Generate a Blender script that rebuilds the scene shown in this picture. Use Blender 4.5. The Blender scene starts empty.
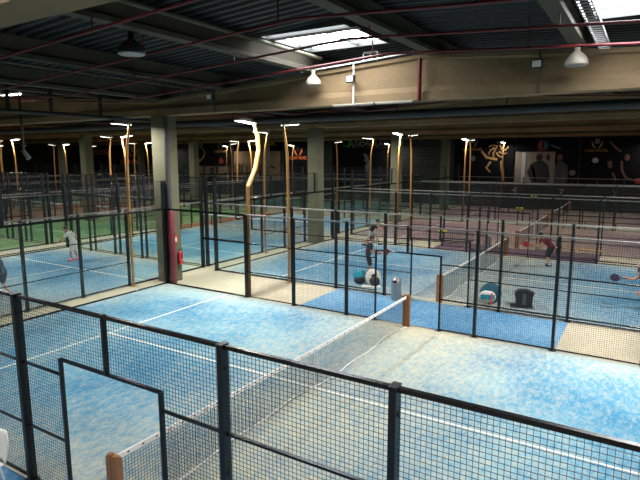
import bpy, bmesh, math, random
from mathutils import Vector, Matrix
random.seed(7)
S = bpy.context.scene
COL = S.collection
PI = math.pi
R = math.radians

# ------------------------------------------------------------ materials
def srgb(r, g, b):
    f = lambda c: (c/255/12.92) if c/255 <= .04045 else ((c/255+.055)/1.055)**2.4
    return (f(r), f(g), f(b), 1)

def mat(name, rgb, rough=.6, metal=0, var=.12, scale=6, bump=0, bscale=40, emit=None, es=1, spec=.5):
    m = bpy.data.materials.new(name); m.use_nodes = True
    nt = m.node_tree; N = nt.nodes; L = nt.links
    b = N['Principled BSDF']
    b.inputs['Roughness'].default_value = rough
    b.inputs['Metallic'].default_value = metal
    b.inputs['Specular IOR Level'].default_value = spec
    c = srgb(*rgb)
    tc = N.new('ShaderNodeTexCoord')
    if var > 0:
        n = N.new('ShaderNodeTexNoise'); n.inputs['Scale'].default_value = scale; n.inputs['Detail'].default_value = 5
        L.new(tc.outputs['Object'], n.inputs['Vector'])
        mx = N.new('ShaderNodeMixRGB')
        mx.inputs[1].default_value = tuple(v*(1-var) for v in c[:3])+(1,)
        mx.inputs[2].default_value = tuple(min(1, v*(1+var)) for v in c[:3])+(1,)
        L.new(n.outputs['Fac'], mx.inputs[0]); L.new(mx.outputs[0], b.inputs['Base Color'])
    else:
        b.inputs['Base Color'].default_value = c
    if bump > 0:
        n2 = N.new('ShaderNodeTexNoise'); n2.inputs['Scale'].default_value = bscale
        L.new(tc.outputs['Object'], n2.inputs['Vector'])
        bp = N.new('ShaderNodeBump'); bp.inputs['Strength'].default_value = bump
        L.new(n2.outputs['Fac'], bp.inputs['Height']); L.new(bp.outputs[0], b.inputs['Normal'])
    if emit:
        b.inputs['Emission Color'].default_value = srgb(*emit); b.inputs['Emission Strength'].default_value = es
    return m

def concrete(name, rgb, dark=.75):
    m = bpy.data.materials.new(name); m.use_nodes = True
    nt = m.node_tree; N = nt.nodes; L = nt.links; b = N['Principled BSDF']
    b.inputs['Roughness'].default_value = .85
    tc = N.new('ShaderNodeTexCoord'); mp = N.new('ShaderNodeMapping'); mp.inputs['Scale'].default_value = (.5, .5, 1.2)
    L.new(tc.outputs['Object'], mp.inputs[0])
    n1 = N.new('ShaderNodeTexNoise'); n1.inputs['Scale'].default_value = 1.2; n1.inputs['Detail'].default_value = 8; n1.inputs['Roughness'].default_value = .65
    n2 = N.new('ShaderNodeTexNoise'); n2.inputs['Scale'].default_value = 22; n2.inputs['Detail'].default_value = 4
    L.new(mp.outputs[0], n1.inputs[0]); L.new(tc.outputs['Object'], n2.inputs[0])
    r = N.new('ShaderNodeValToRGB'); c = srgb(*rgb)
    r.color_ramp.elements[0].position = .3; r.color_ramp.elements[0].color = tuple(v*dark for v in c[:3])+(1,)
    r.color_ramp.elements[1].position = .7; r.color_ramp.elements[1].color = tuple(min(1, v*1.12) for v in c[:3])+(1,)
    ad = N.new('ShaderNodeMixRGB'); ad.inputs[0].default_value = .3
    L.new(n1.outputs['Fac'], ad.inputs[1]); L.new(n2.outputs['Fac'], ad.inputs[2])
    L.new(ad.outputs[0], r.inputs[0]); L.new(r.outputs[0], b.inputs['Base Color'])
    bp = N.new('ShaderNodeBump'); bp.inputs['Strength'].default_value = .15
    L.new(n2.outputs['Fac'], bp.inputs['Height']); L.new(bp.outputs[0], b.inputs['Normal'])
    return m

def turf(name, base, deep, sand, amount=.0, gather=True, endc=.10):
    """artificial turf with silica sand that gathers along the net, the side lines and in drifting streaks"""
    m = bpy.data.materials.new(name); m.use_nodes = True
    nt = m.node_tree; N = nt.nodes; L = nt.links; b = N['Principled BSDF']
    b.inputs['Roughness'].default_value = .9; b.inputs['Specular IOR Level'].default_value = .15
    tc = N.new('ShaderNodeTexCoord'); sp = N.new('ShaderNodeSeparateXYZ'); L.new(tc.outputs['Object'], sp.inputs[0])
    def M(op, a, b_=None, c_=None, clamp=False):
        n = N.new('ShaderNodeMath'); n.operation = op; n.use_clamp = clamp
        for i, v in enumerate((a, b_, c_)):
            if v is None: continue
            if isinstance(v, (int, float)): n.inputs[i].default_value = v
            else: L.new(v, n.inputs[i])
        return n.outputs[0]
    def noise(scale, detail=6, rough=.6, stretch=(1, 1, 1), rot=0):
        mp = N.new('ShaderNodeMapping'); mp.inputs['Scale'].default_value = stretch; mp.inputs['Rotation'].default_value = (0, 0, rot)
        L.new(tc.outputs['Object'], mp.inputs[0])
        n = N.new('ShaderNodeTexNoise'); n.inputs['Scale'].default_value = scale; n.inputs['Detail'].default_value = detail
        n.inputs['Roughness'].default_value = rough; L.new(mp.outputs[0], n.inputs['Vector']); return n.outputs['Fac']
    ax = M('ABSOLUTE', sp.outputs[0]); ay = M('ABSOLUTE', sp.outputs[1])
    net = M('MULTIPLY', M('EXPONENT', M('MULTIPLY', M('POWER', M('ABSOLUTE', M('DIVIDE', M('SUBTRACT', sp.outputs[0], .7), 2.7)), 2.0), -1.0)), .36)
    side = M('MULTIPLY', M('EXPONENT', M('MULTIPLY', M('SUBTRACT', 5.0, ay), -1.1)), .27)
    back = M('MULTIPLY', M('EXPONENT', M('MULTIPLY', M('SUBTRACT', 10.0, ax), -1.2)), endc)
    big = noise(.35, 3, .5)
    streak = noise(8, 9, .8, (1, .5, 1), .5)
    fine = noise(26, 3, .6)
    v = M('ADD', M('ADD', net, side), back) if gather else .05
    v = M('ADD', v, M('MULTIPLY', M('SUBTRACT', big, .5), .6))
    v = M('ADD', v, M('MULTIPLY', M('SUBTRACT', streak, .5), 1.75))
    v = M('ADD', v, M('MULTIPLY', M('SUBTRACT', fine, .5), .6))
    v = M('ADD', v, .12+amount)
    v = M('MULTIPLY', v, 1.0, None, True)
    v = M('MINIMUM', v, .82)
    mx0 = N.new('ShaderNodeMixRGB'); mx0.inputs[1].default_value = srgb(*deep); mx0.inputs[2].default_value = srgb(*base)
    L.new(M('MULTIPLY', M('SUBTRACT', big, .3), 2.2, None, True), mx0.inputs[0])
    mx = N.new('ShaderNodeMixRGB'); L.new(v, mx.inputs[0]); L.new(mx0.outputs[0], mx.inputs[1]); mx.inputs[2].default_value = srgb(*sand)
    L.new(mx.outputs[0], b.inputs['Base Color'])
    return m

def glass_mat():
    m = bpy.data.materials.new('clear_glass'); m.use_nodes = True
    nt = m.node_tree; N = nt.nodes; L = nt.links; N.remove(N['Principled BSDF'])
    t = N.new('ShaderNodeBsdfTransparent'); t.inputs[0].default_value = (.955, .98, .97, 1)
    g = N.new('ShaderNodeBsdfGlossy'); g.inputs['Roughness'].default_value = .03
    lw = N.new('ShaderNodeLayerWeight'); lw.inputs['Blend'].default_value = .5
    p5 = N.new('ShaderNodeMath'); p5.operation = 'POWER'; p5.inputs[1].default_value = 5.0; L.new(lw.outputs['Facing'], p5.inputs[0])
    f = N.new('ShaderNodeMath'); f.operation = 'MULTIPLY_ADD'; f.inputs[1].default_value = .55; f.inputs[2].default_value = .025; L.new(p5.outputs[0], f.inputs[0])
    mx = N.new('ShaderNodeMixShader')
    L.new(f.outputs[0], mx.inputs[0]); L.new(t.outputs[0], mx.inputs[1]); L.new(g.outputs[0], mx.inputs[2])
    L.new(mx.outputs[0], N['Material Output'].inputs[0]); return m

M_ = dict(
    black=mat('black_powder_coat', (20, 24, 28), .35, .3, .15),
    rail=mat('worn_black_rail', (34, 36, 38), .25, .55, .2, 9),
    rail_top=mat('lit_top_rail_grey', (112, 112, 108), .45, .1, .2, 9),  # lighter than the black rails: grey stands in for their lamp-lit tops
    wire=mat('dark_galvanised_wire', (24, 30, 36), .5, .3, 0),
    glass=glass_mat(),
    gold=mat('golden_lacquer', (148, 108, 54), .45, .1, .2, 3),
    lamp_body=mat('lamp_housing_cream', (168, 160, 142), .5, .1, .1),
    floor=concrete('screed_floor', (172, 164, 142)),
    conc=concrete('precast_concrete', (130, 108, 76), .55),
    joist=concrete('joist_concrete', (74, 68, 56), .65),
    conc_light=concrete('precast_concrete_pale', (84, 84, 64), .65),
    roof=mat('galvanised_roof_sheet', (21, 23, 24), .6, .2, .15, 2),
    clad=mat('dark_green_cladding', (34, 40, 33), .6, .2, .2, 1),
    red=mat('red_sprinkler_paint', (98, 14, 18), .5, .1, .15),
    darkpipe=mat('dark_grey_duct', (38, 40, 42), .6, .1, .15),
    rodm=mat('black_rod', (18, 18, 18), .6, .2, 0),
    white=mat('white_paint', (225, 222, 212), .5, 0, .05),
    line=mat('white_turf_line', (225, 222, 205), .9, 0, .12, 8),
    netm=mat('black_net_cord', (28, 30, 34), .8, 0, 0),
    band=mat('white_net_band', (232, 230, 226), .7, 0, .04),
    wood=mat('varnished_net_post', (146, 96, 54), .5, 0, .2, 8),
    pad=mat('maroon_padding', (96, 22, 36), .5, 0, .12),
    fire=mat('fire_red', (186, 30, 28), .3, 0, .05),
    steel=mat('brushed_steel', (150, 150, 148), .4, .6, .08, 12),
    sky=mat('skylight_pane', (240, 245, 250), .5, 0, 0, emit=(244, 248, 255), es=24),
    lit=mat('lit_lamp_diffuser', (255, 250, 240), .5, 0, 0, emit=(255, 248, 236), es=14),
    skyframe=mat('skylight_frame', (70, 72, 70), .5, .3, .1),
    blackcloth=mat('black_banner_cloth', (13, 13, 15), .9, 0, .25, 3, spec=.1),
    photo=mat('printed_photo_brown', (120, 98, 76), .8, 0, .55, 2.2, spec=.1),
    photopale=mat('printed_photo_pale', (120, 110, 98), .8, 0, .3, 1.5, spec=.1),
    orange=mat('orange_print', (214, 106, 44), .7, 0, .1),
    goldprint=mat('gold_print', (150, 112, 66), .7, 0, .15),
    whiteprint=mat('white_print', (150, 150, 146), .7, 0, .1),
    greyprint=mat('grey_print', (84, 86, 88), .7, 0, .15),
    greenprint=mat('green_print', (70, 150, 62), .7, 0, .1),
    limeprint=mat('lime_print', (168, 180, 40), .7, 0, .1),
    redprint=mat('red_print', (120, 28, 26), .7, 0, .1),
    blueprint=mat('blue_print', (36, 62, 100), .7, 0, .1),
    skinprint=mat('pink_print', (84, 50, 44), .7, 0, .25, 4),
    darkprint=mat('dark_print', (16, 16, 18), .8, 0, .2),
    cyan=mat('cyan_bag_cloth', (20, 150, 170), .6, 0, .15, 10),
    teal=mat('teal_bag_cloth', (18, 84, 104), .6, 0, .15, 10),
    bagwhite=mat('white_bag_cloth', (226, 222, 212), .6, 0, .08, 10),
    bagblack=mat('black_bag_cloth', (26, 28, 34), .6, 0, .2, 10),
    pink=mat('pink_strap', (220, 90, 100), .6, 0, .05),
    benchw=mat('bench_plank', (176, 142, 84), .6, 0, .15, 6),
    yellow=mat('yellow_plastic', (224, 204, 50), .5, 0, .05),
    greenp=mat('green_plastic', (70, 160, 70), .5, 0, .05),
    skin=mat('skin', (198, 142, 112), .55, 0, .06, 20),
    hair=mat('brown_hair', (60, 40, 28), .7, 0, .2, 40),
    hairblack=mat('black_hair', (22, 18, 16), .7, 0, .2, 40),
    tee_white=mat('white_sports_cloth', (222, 220, 214), .85, 0, .06, 14),
    cloth_black=mat('black_sports_cloth', (26, 28, 34), .85, 0, .15, 14),
    cloth_navy=mat('navy_sports_cloth', (34, 46, 66), .85, 0, .15, 14),
    cloth_grey=mat('light_grey_sports_cloth', (176, 174, 168), .85, 0, .1, 14),
    cloth_red=mat('dark_red_sports_cloth', (112, 24, 44), .85, 0, .12, 14),
    shoe_pink=mat('pink_shoe', (238, 74, 100), .5, 0, .05),
    shoe_dark=mat('dark_shoe', (30, 30, 34), .5, 0, .05),
    sole=mat('shoe_sole', (220, 216, 208), .6, 0, 0),
    rk_red=mat('racket_red', (176, 40, 40), .35, 0, .1),
    rk_orange=mat('racket_orange', (210, 84, 50), .35, 0, .1),
    rk_dark=mat('racket_dark_violet', (44, 34, 62), .35, 0, .1),
    eye=mat('eye_dark', (30, 22, 18), .3, 0, 0),
)
T_ = dict(
    blue=turf('blue_turf', (92, 164, 192), (54, 120, 156), (220, 202, 156), -.01),
    blue2=turf('blue_turf_worn', (74, 150, 186), (46, 112, 152), (208, 196, 158), -.03, True, .5),
    strip=turf('aisle_blue_turf', (76, 134, 172), (56, 112, 154), (170, 176, 164), -.04, False),
    strip_purple=turf('aisle_purple_turf', (98, 72, 92), (80, 56, 84), (160, 146, 130), 0, False),
    strip_terra=turf('aisle_terracotta_turf', (168, 90, 54), (140, 70, 44), (180, 160, 130), -.1, False),
    purple=turf('purple_turf', (122, 86, 112), (86, 58, 90), (200, 180, 156), .20),
    green=turf('green_turf', (98, 142, 78), (66, 112, 58), (176, 180, 140), .06),
    terra=turf('terracotta_turf', (178, 96, 58), (140, 70, 44), (196, 178, 140), -.02),
    tealt=turf('teal_turf', (62, 118, 118), (40, 86, 92), (150, 166, 150), -.05),
)

# ------------------------------------------------------------ mesh helpers
def finish(bm, name, m, parent=None, smooth=False, loc=None):
    me = bpy.data.meshes.new(name); bm.to_mesh(me); bm.free()
    ms = m if isinstance(m, (list, tuple)) else [m]
    for x in ms: me.materials.append(x)
    if smooth:
        for p in me.polygons: p.use_smooth = True
    o = bpy.data.objects.new(name, me); COL.objects.link(o)
    if parent: o.parent = parent
    if loc: o.location = loc
    return o

def box(bm, x0, x1, y0, y1, z0, z1, mi=0):
    v = [bm.verts.new((x, y, z)) for x in (x0, x1) for y in (y0, y1) for z in (z0, z1)]
    for f in ((0, 1, 3, 2), (4, 6, 7, 5), (0, 4, 5, 1), (2, 3, 7, 6), (0, 2, 6, 4), (1, 5, 7, 3)):
        bm.faces.new([v[i] for i in f]).material_index = mi

def bar(bm, a, b, w, h=None, up=(0, 0, 1), mi=0):
    h = h or w
    a = Vector(a); b = Vector(b); d = (b-a).normalized(); up = Vector(up)
    if abs(d.dot(up)) > .98: up = Vector((0, 1, 0))
    s = d.cross(up).normalized(); u = s.cross(d)
    v = []
    for p in (a, b):
        for i, j in ((-1, -1), (1, -1), (1, 1), (-1, 1)):
            v.append(bm.verts.new(p+s*(i*w/2)+u*(j*h/2)))
    for f in ((0, 3, 2, 1), (4, 5, 6, 7), (0, 1, 5, 4), (1, 2, 6, 5), (2, 3, 7, 6), (3, 0, 4, 7)):
        bm.faces.new([v[i] for i in f]).material_index = mi

def tube(bm, pts, rad, n=10, cap=True, mi=0):
    """round tube through points, rad number or list"""
    pts = [Vector(p) for p in pts]
    if not isinstance(rad, (list, tuple)): rad = [rad]*len(pts)
    rings = []; ref = None
    for i, p in enumerate(pts):
        d = ((pts[min(i+1, len(pts)-1)]-pts[max(i-1, 0)])).normalized()
        if ref is None:
            ref = Vector((0, 0, 1)) if abs(d.z) < .9 else Vector((1, 0, 0))
        s = d.cross(ref).normalized(); u = s.cross(d).normalized(); ref = u
        rings.append([bm.verts.new(p+(s*math.cos(2*PI*k/n)+u*math.sin(2*PI*k/n))*rad[i]) for k in range(n)])
    for a, b in zip(rings, rings[1:]):
        for k in range(n):
            bm.faces.new((a[k], a[(k+1) % n], b[(k+1) % n], b[k])).material_index = mi
    if cap:
        bm.faces.new(list(reversed(rings[0]))).material_index = mi; bm.faces.new(rings[-1]).material_index = mi

def lathe(bm, prof, c=(0, 0, 0), n=24, mi=0):
    rings = []
    for r, z in prof:
        rings.append([bm.verts.new((c[0]+r*math.cos(2*PI*k/n), c[1]+r*math.sin(2*PI*k/n), c[2]+z)) for k in range(n)] if r > 1e-5 else [bm.verts.new((c[0], c[1], c[2]+z))])
    for a, b in zip(rings, rings[1:]):
        for k in range(n):
            k2 = (k+1) % n
            if len(a) == 1 and len(b) == 1: continue
            f = (a[0], b[k2], b[k]) if len(a) == 1 else ((a[k], a[k2], b[0]) if len(b) == 1 else (a[k], a[k2], b[k2], b[k]))
            bm.faces.new(f).material_index = mi

def ball(bm, c, r, sc=(1, 1, 1), u=14, v=10, rot=None, mi=0):
    mt = Matrix.Translation(c) @ (rot.to_4x4() if rot else Matrix()) @ Matrix.Diagonal((r*sc[0], r*sc[1], r*sc[2], 1))
    res = bmesh.ops.create_uvsphere(bm, u_segments=u, v_segments=v, radius=1, matrix=mt)
    for vv in res['verts']:
        for f in vv.link_faces: f.material_index = mi

def prism(bm, poly, y0, y1, tf=None, mi=0):
    """extrude a polygon given in (x,z) from y0 to y1"""
    a = [bm.verts.new((x, y0, z)) for x, z in poly]; b = [bm.verts.new((x, y1, z)) for x, z in poly]
    bm.faces.new(a).material_index = mi; bm.faces.new(list(reversed(b))).material_index = mi
    n = len(poly)
    for i in range(n):
        bm.faces.new((a[i], b[i], b[(i+1) % n], a[(i+1) % n])).material_index = mi

def tag(o, label=None, cat=None, group=None, kind=None):
    if label: o['label'] = label
    if cat: o['category'] = cat
    if group: o['group'] = group
    if kind: o['kind'] = kind
    return o

def empty(name, loc, rz=0, label=None, cat=None, group=None):
    o = bpy.data.objects.new(name, None); COL.objects.link(o)
    o.location = loc; o.rotation_euler = (0, 0, rz); o.empty_display_size = .2
    return tag(o, label, cat, group)

def inst(name, me, parent, loc=(0, 0, 0), rz=0):
    o = bpy.data.objects.new(name, me); COL.objects.link(o); o.parent = parent
    o.location = loc; o.rotation_euler = (0, 0, rz); return o

# ------------------------------------------------------------ camera
cam = bpy.data.cameras.new('camera'); co = bpy.data.objects.new('camera', cam); COL.objects.link(co)
S.camera = co
yaw, pit, roll, fpx = 2.1230635699216522, -0.15761496270459802, -0.0017176985897329597, 530.593
fw = Vector((math.cos(pit)*math.cos(yaw), math.cos(pit)*math.sin(yaw), math.sin(pit)))
rt = Vector((math.sin(yaw), -math.cos(yaw), 0)); upv = rt.cross(fw)
r2 = math.cos(roll)*rt+math.sin(roll)*upv; u2 = -math.sin(roll)*rt+math.cos(roll)*upv
mw = Matrix((r2, u2, -fw)).transposed().to_4x4(); mw.translation = (5.7427, -8.9846, 4.9414)
co.matrix_world = mw
cam.sensor_fit = 'HORIZONTAL'; cam.sensor_width = 36; cam.lens = 36*fpx/640
cam.clip_start = .05; cam.clip_end = 300

S.view_settings.view_transform = 'Standard'; S.view_settings.look = 'None'; S.view_settings.gamma = 1
S.view_settings.exposure = 0.0
S.view_settings.use_curve_mapping = False
S.cycles.transparent_max_bounces = 64
w = bpy.data.worlds.new('world'); S.world = w; w.use_nodes = True
w.node_tree.nodes['Background'].inputs[0].default_value = (.8, .9, 1, 1)
w.node_tree.nodes['Background'].inputs[1].default_value = .6

# ------------------------------------------------------------ hall shell
XL, XR, YN, YF = -72.0, 13.0, -14.0, 43.6
def struct(name, bm, m, **k):
    o = finish(bm, name, m, **k); o['kind'] = 'structure'; return o
bm = bmesh.new(); box(bm, XL-.3, XR+.3, YN-.3, YF+.3, -.3, 0); struct('floor', bm, M_['floor'])
def clad_wall(name, a, b, z1=8.4):
    """horizontal ribbed sheet wall between two plan points"""
    bm = bmesh.new(); a = Vector((a[0], a[1], 0)); b = Vector((b[0], b[1], 0))
    d = (b-a).normalized(); n = Vector((-d.y, d.x, 0))
    z = 0; prev = None; k = 0
    prof = []
    while z < z1:
        prof += [(0, z), (0, z+.22), (.05, z+.25), (.05, z+.30)]; z += .33
    for off, zz in prof:
        v = [bm.verts.new(p+n*off+Vector((0, 0, zz))) for p in (a, b)]
        if prev: bm.faces.new((prev[0], prev[1], v[1], v[0]))
        prev = v
    ob = struct(name, bm, M_['clad']); return ob
clad_wall('wall_far', (XR, YF), (XL, YF))
clad_wall('wall_left', (XL, YF), (XL, YN))
clad_wall('wall_near', (XL, YN), (XR, YN))
clad_wall('wall_right', (XR, YN), (XR, YF))

# roof: bays 20.65 wide with low ridges
BAY = 20.65; X0 = -10.3
ridges = [X0+BAY/2-BAY*i for i in range(4)]
def roofz(x):
    r = min(ridges, key=lambda q: abs(x-q)); return 8.15-.06*abs(x-r)
holes = [(-3.05, -.6, 2.4, 4.8), (4.55, 7.2, 1.5, 3.9), (-3.05, -.6, -9.6, -6.9), (4.55, 7.2, -9.6, -6.9)]  # last two are out of view, added to bring daylight onto the front court
bm = bmesh.new()
P = .30
def sheet(bm, x0, x1, y0, y1):
    n = max(1, round((y1-y0)/P)); p = (y1-y0)/n; prev = None
    for k in range(n):
        for f, dz in ((0, .06), (.35, .06), (.5, 0), (.85, 0)):
            y = y0+(k+f)*p
            v = [bm.verts.new((x, y, roofz(x)+dz)) for x in (x0, x1)]
            if prev: bm.faces.new((prev[0], prev[1], v[1], v[0]))
            prev = v
for r in ridges:
    for xa, xb in ((max(r-BAY/2, XL-.3), r), (r, min(r+BAY/2, 99))):
        if xb == r+BAY/2 and r == ridges[0]: xb = XR+.3
        hs = [h for h in holes if h[0] >= xa-1 and h[1] <= xb+1 and h[0] < xb and h[1] > xa]
        xs = sorted({xa, xb} | {v for h in hs for v in h[:2]})
        for p0, p1 in zip(xs, xs[1:]):
            hh = sorted([h for h in hs if h[0] <= p0+1e-4 and h[1] >= p1-1e-4], key=lambda h: h[2])
            y = -14.4
            for h in hh: sheet(bm, p0+1e-4, p1-1e-4, y, h[2]); y = h[3]
            sheet(bm, p0+1e-4, p1-1e-4, y, 43.8)
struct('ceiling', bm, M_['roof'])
for h in holes:
    zz = roofz((h[0]+h[1])/2)
    sk = empty('skylight', (h[0], h[2], zz-.1), 0, None, None); sk.empty_display_size = .1
    sk['kind'] = 'structure'; sk.name = 'window_1'
    W_, D_ = h[1]-h[0], h[3]-h[2]
    bm = bmesh.new()
    for a in ((0, W_, -.05, 0), (0, W_, D_, D_+.05), (-.05, 0, -.05, D_+.05), (W_, W_+.05, -.05, D_+.05)):
        box(bm, a[0], a[1], a[2], a[3], .02, .2)
    box(bm, -.2, W_+.2, .22, .50, .0, .10)
    box(bm, 0, W_, D_-.62, D_-.57, .05, .12); box(bm, W_*.62, W_*.62+.05, .5, D_, .05, .12)
    finish(bm, 'window_frame', M_['skyframe'], sk)
    bm = bmesh.new(); box(bm, 0, W_, 0, D_, .15, .18); finish(bm, 'window_pane', M_['sky'], sk)

# concrete girders along x, on pillars
GY = [-5.6, 5.6, 16.6, 27.9, 39.0]
def girder(y, r, idx, label):
    bm = bmesh.new()
    xs = [-BAY/2+.02, -6, -3, 0, 3, 6, BAY/2-.02]
    prev = None
    for x in xs:
        zt = 7.68-.064*abs(x)
        sec = [(-.28, 6.45), (.28, 6.45), (.28, 6.68), (.16, 6.84), (.16, zt-.14), (.26, zt-.10), (.26, zt), (-.26, zt), (-.26, zt-.10), (-.16, zt-.14), (-.16, 6.84), (-.28, 6.68)]
        v = [bm.verts.new((r+x, y+a, z)) for a, z in sec]
        if prev:
            for i in range(12): bm.faces.new((prev[i], v[i], v[(i+1) % 12], prev[(i+1) % 12]))
        else: bm.faces.new(v)
        prev = v
    bm.faces.new(list(reversed(prev)))
    o = struct('trim_%d' % idx, bm, M_['conc']); return o
k = 1
for y in GY:
    for r in ridges: girder(y, r, k, ''); k += 1
# joists along y
for r in ridges:
    for xo in (-10.3, -7.1, -3.35, .5, 4.1, 7.6):
        x = r+xo
        if x < XL or x > XR: continue
        zb = 7.66-.062*abs(xo); zt = 8.15-.06*abs(xo)-.02
        bm = bmesh.new()
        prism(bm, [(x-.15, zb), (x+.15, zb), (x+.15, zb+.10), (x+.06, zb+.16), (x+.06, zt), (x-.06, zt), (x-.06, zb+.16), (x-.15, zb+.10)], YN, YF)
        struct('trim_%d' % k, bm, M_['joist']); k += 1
# pillars
for xi, x in enumerate((10.35, -10.3, -30.95, -51.6, -71.7)):
    for y in GY:
        if x > 10 and y < 20: continue
        if x < -71: continue
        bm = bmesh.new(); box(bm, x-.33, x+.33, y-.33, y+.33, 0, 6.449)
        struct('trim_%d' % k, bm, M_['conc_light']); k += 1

# ------------------------------------------------------------ court parts (shared meshes)
cache = {}
def mesh_of(key, build, m, smooth=False):
    if key not in cache:
        bm = bmesh.new(); build(bm); me = bpy.data.meshes.new(key); bm.to_mesh(me); bm.free(); me.materials.append(m)
        if smooth:
            for p in me.polygons: p.use_smooth = True
        cache[key] = me
    return cache[key]
def post_me(h, w=.07, d=.12, z0=0):
    def b(bm):
        box(bm, -w/2, w/2, -d/2, d/2, z0, h)
        box(bm, -w/2-.006, w/2+.006, -d/2-.006, d/2+.006, h, h+.012)
        if z0 == 0: box(bm, -.09, .09, -.09, .09, 0, .015)
        for zz in (z0+.25, (z0+h)/2, h-.25): box(bm, w/2, w/2+.012, -.02, .02, zz-.02, zz+.02)
    return mesh_of('post_%g_%g_%g_%g' % (h, w, d, z0), b, M_['black'])
def wire_me(L_, z0, z1, cell, t):
    def b(bm):
        n = round(L_/cell); m_ = round((z1-z0)/cell)
        for i in range(n+1):
            x = i*L_/n; bar(bm, (x, 0, z0), (x, 0, z1), t)
        for j in range(m_+1):
            z = z0+j*(z1-z0)/m_; bar(bm, (0, -t*.8, z), (L_, -t*.8, z), t)
    return mesh_of('wire_%g_%g_%g_%g_%g' % (L_, z0, z1, cell, t), b, M_['wire'])
def rail_me(L_, z, h=.05, d=.05, m='rail'):
    def b(bm): box(bm, 0, L_, -d/2, d/2, z-h/2, z+h/2)
    return mesh_of('rail_%g_%g_%g_%g_%s' % (L_, z, h, d, m), b, M_[m])
def glass_me(L_, h):
    def b(bm): box(bm, .005, L_-.005, -.006, .006, .03, h)
    return mesh_of('glass_%g_%g' % (L_, h), b, M_['glass'])
def bolt_me():
    def b(bm): ball(bm, (0, 0, 0), .03, (1, .6, 1), 8, 6)
    return mesh_of('bolt', b, M_['rail'])

RZ = (.05, .93, 1.93, 2.93)
def enclosure(cx, cy, vert, label, near=False, far=False, w=5.03, skip_sides=()):
    root = empty('court_enclosure', (cx, cy, 0), PI/2 if vert else 0, label, 'court fence', 'glass and mesh enclosures around the padel courts')
    cell, t = (.05, .004) if near else ((.1, .0038) if far else (.0667, .004))
    for s in (-1, 1):
        if s in skip_sides: continue
        Y = s*w
        for x in (-6, -4, -2, 2, 4, 6): inst('post', post_me(2.95), root, (x, Y, 0))
        for x in (-1, 1): inst('door_post', post_me(2.16, .045, .05), root, (x, Y, 0))
        inst('post', post_me(2.95, .05, .06, 2.16), root, (0, Y, 0))
        inst('rail', rail_me(20, 2.93, .045, .05, 'rail_top'), root, (-10, Y, 0)) if not (near and s < 0) else inst('rail', rail_me(20, 2.93, .045, .05), root, (-10, Y, 0))
        inst('rail', rail_me(2, 2.16, .04, .04), root, (-1, Y, 0))
        inst('wire_mesh', wire_me(2, 2.18, 2.92, cell, t), root, (-1, Y, 0))
        for x0, L_ in ((-6, 2), (-4, 2), (-2, 1), (1, 1), (2, 2), (4, 2)):
            inst('wire_mesh', wire_me(L_, .05, 2.92, cell, t), root, (x0, Y, 0))
        for z in RZ[:3]:
            inst('rail', rail_me(5, z, .03, .03), root, (-6, Y, 0)); inst('rail', rail_me(5, z, .03, .03), root, (1, Y, 0))
        for e in (-1, 1):
            inst('glass_panel', glass_me(2, 2.9), root, (-10 if e < 0 else 8, Y, 0))
            inst('glass_panel', glass_me(2, 1.95), root, (-8 if e < 0 else 6, Y, 0))
            inst('wire_mesh', wire_me(2, 1.97, 2.92, cell, t), root, (-8 if e < 0 else 6, Y, 0))
            inst('rail', rail_me(2, 1.96, .05, .04), root, (-8 if e < 0 else 6, Y, 0))
            inst('post', post_me(2.95, .05, .05, 1.94), root, (e*8, Y, 0))
            inst('rail', rail_me(4, .03, .06, .05), root, (-10 if e < 0 else 6, Y, 0))
    if near:
        inst('rail', rail_me(4, 2.93, .07, .07), root, (-10, w, 0)); inst('rail', rail_me(2, 1.96, .07, .06), root, (-8, w, 0))
    for e in (-1, 1):
        X = e*10.0
        for y in (-5, 5): inst('post', post_me(4.0, .11, .14), root, (X, y*w/5, 0))
        for y in (-3, -1, 1, 3): inst('post', post_me(4.0, .08, .09, 0 if vert else 2.93), root, (X, y, 0))
        for y in (-5, -3, -1, 1, 3):
            inst('glass_panel', glass_me(2, 2.9), root, (X, y, 0), PI/2)
            inst('wire_mesh', wire_me(2, 2.95, 3.98, cell, t), root, (X, y, 0), PI/2)
        inst('rail', rail_me(10, 2.93, .08, .08), root, (X, -5, 0), PI/2)
        inst('rail', rail_me(10, 3.99, .02, .03), root, (X, -5, 0), PI/2)
        inst('rail', rail_me(10, .03, .06 if not vert else .025, .05 if not vert else .02), root, (X, -5, 0), PI/2)
    return root

def court_surface(cx, cy, vert, tk, label, line_far=True):
    o_bm = bmesh.new(); box(o_bm, -10, 10, -5, 5, .002, .014)
    o = finish(o_bm, 'court_turf', T_[tk]); o.location = (cx, cy, 0); o.rotation_euler = (0, 0, PI/2 if vert else 0)
    tag(o, label, 'padel court', 'padel court playing surfaces')
    bm = bmesh.new()
    for x in (-6.87, 6.87): box(bm, x-.03, x+.03, -4.97, 4.97, .0145, .0165)
    box(bm, -6.9, 6.9, -.025, .025, .0166, .0172)
    finish(bm, 'court_line', M_['line'], o)
    return o

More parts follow.
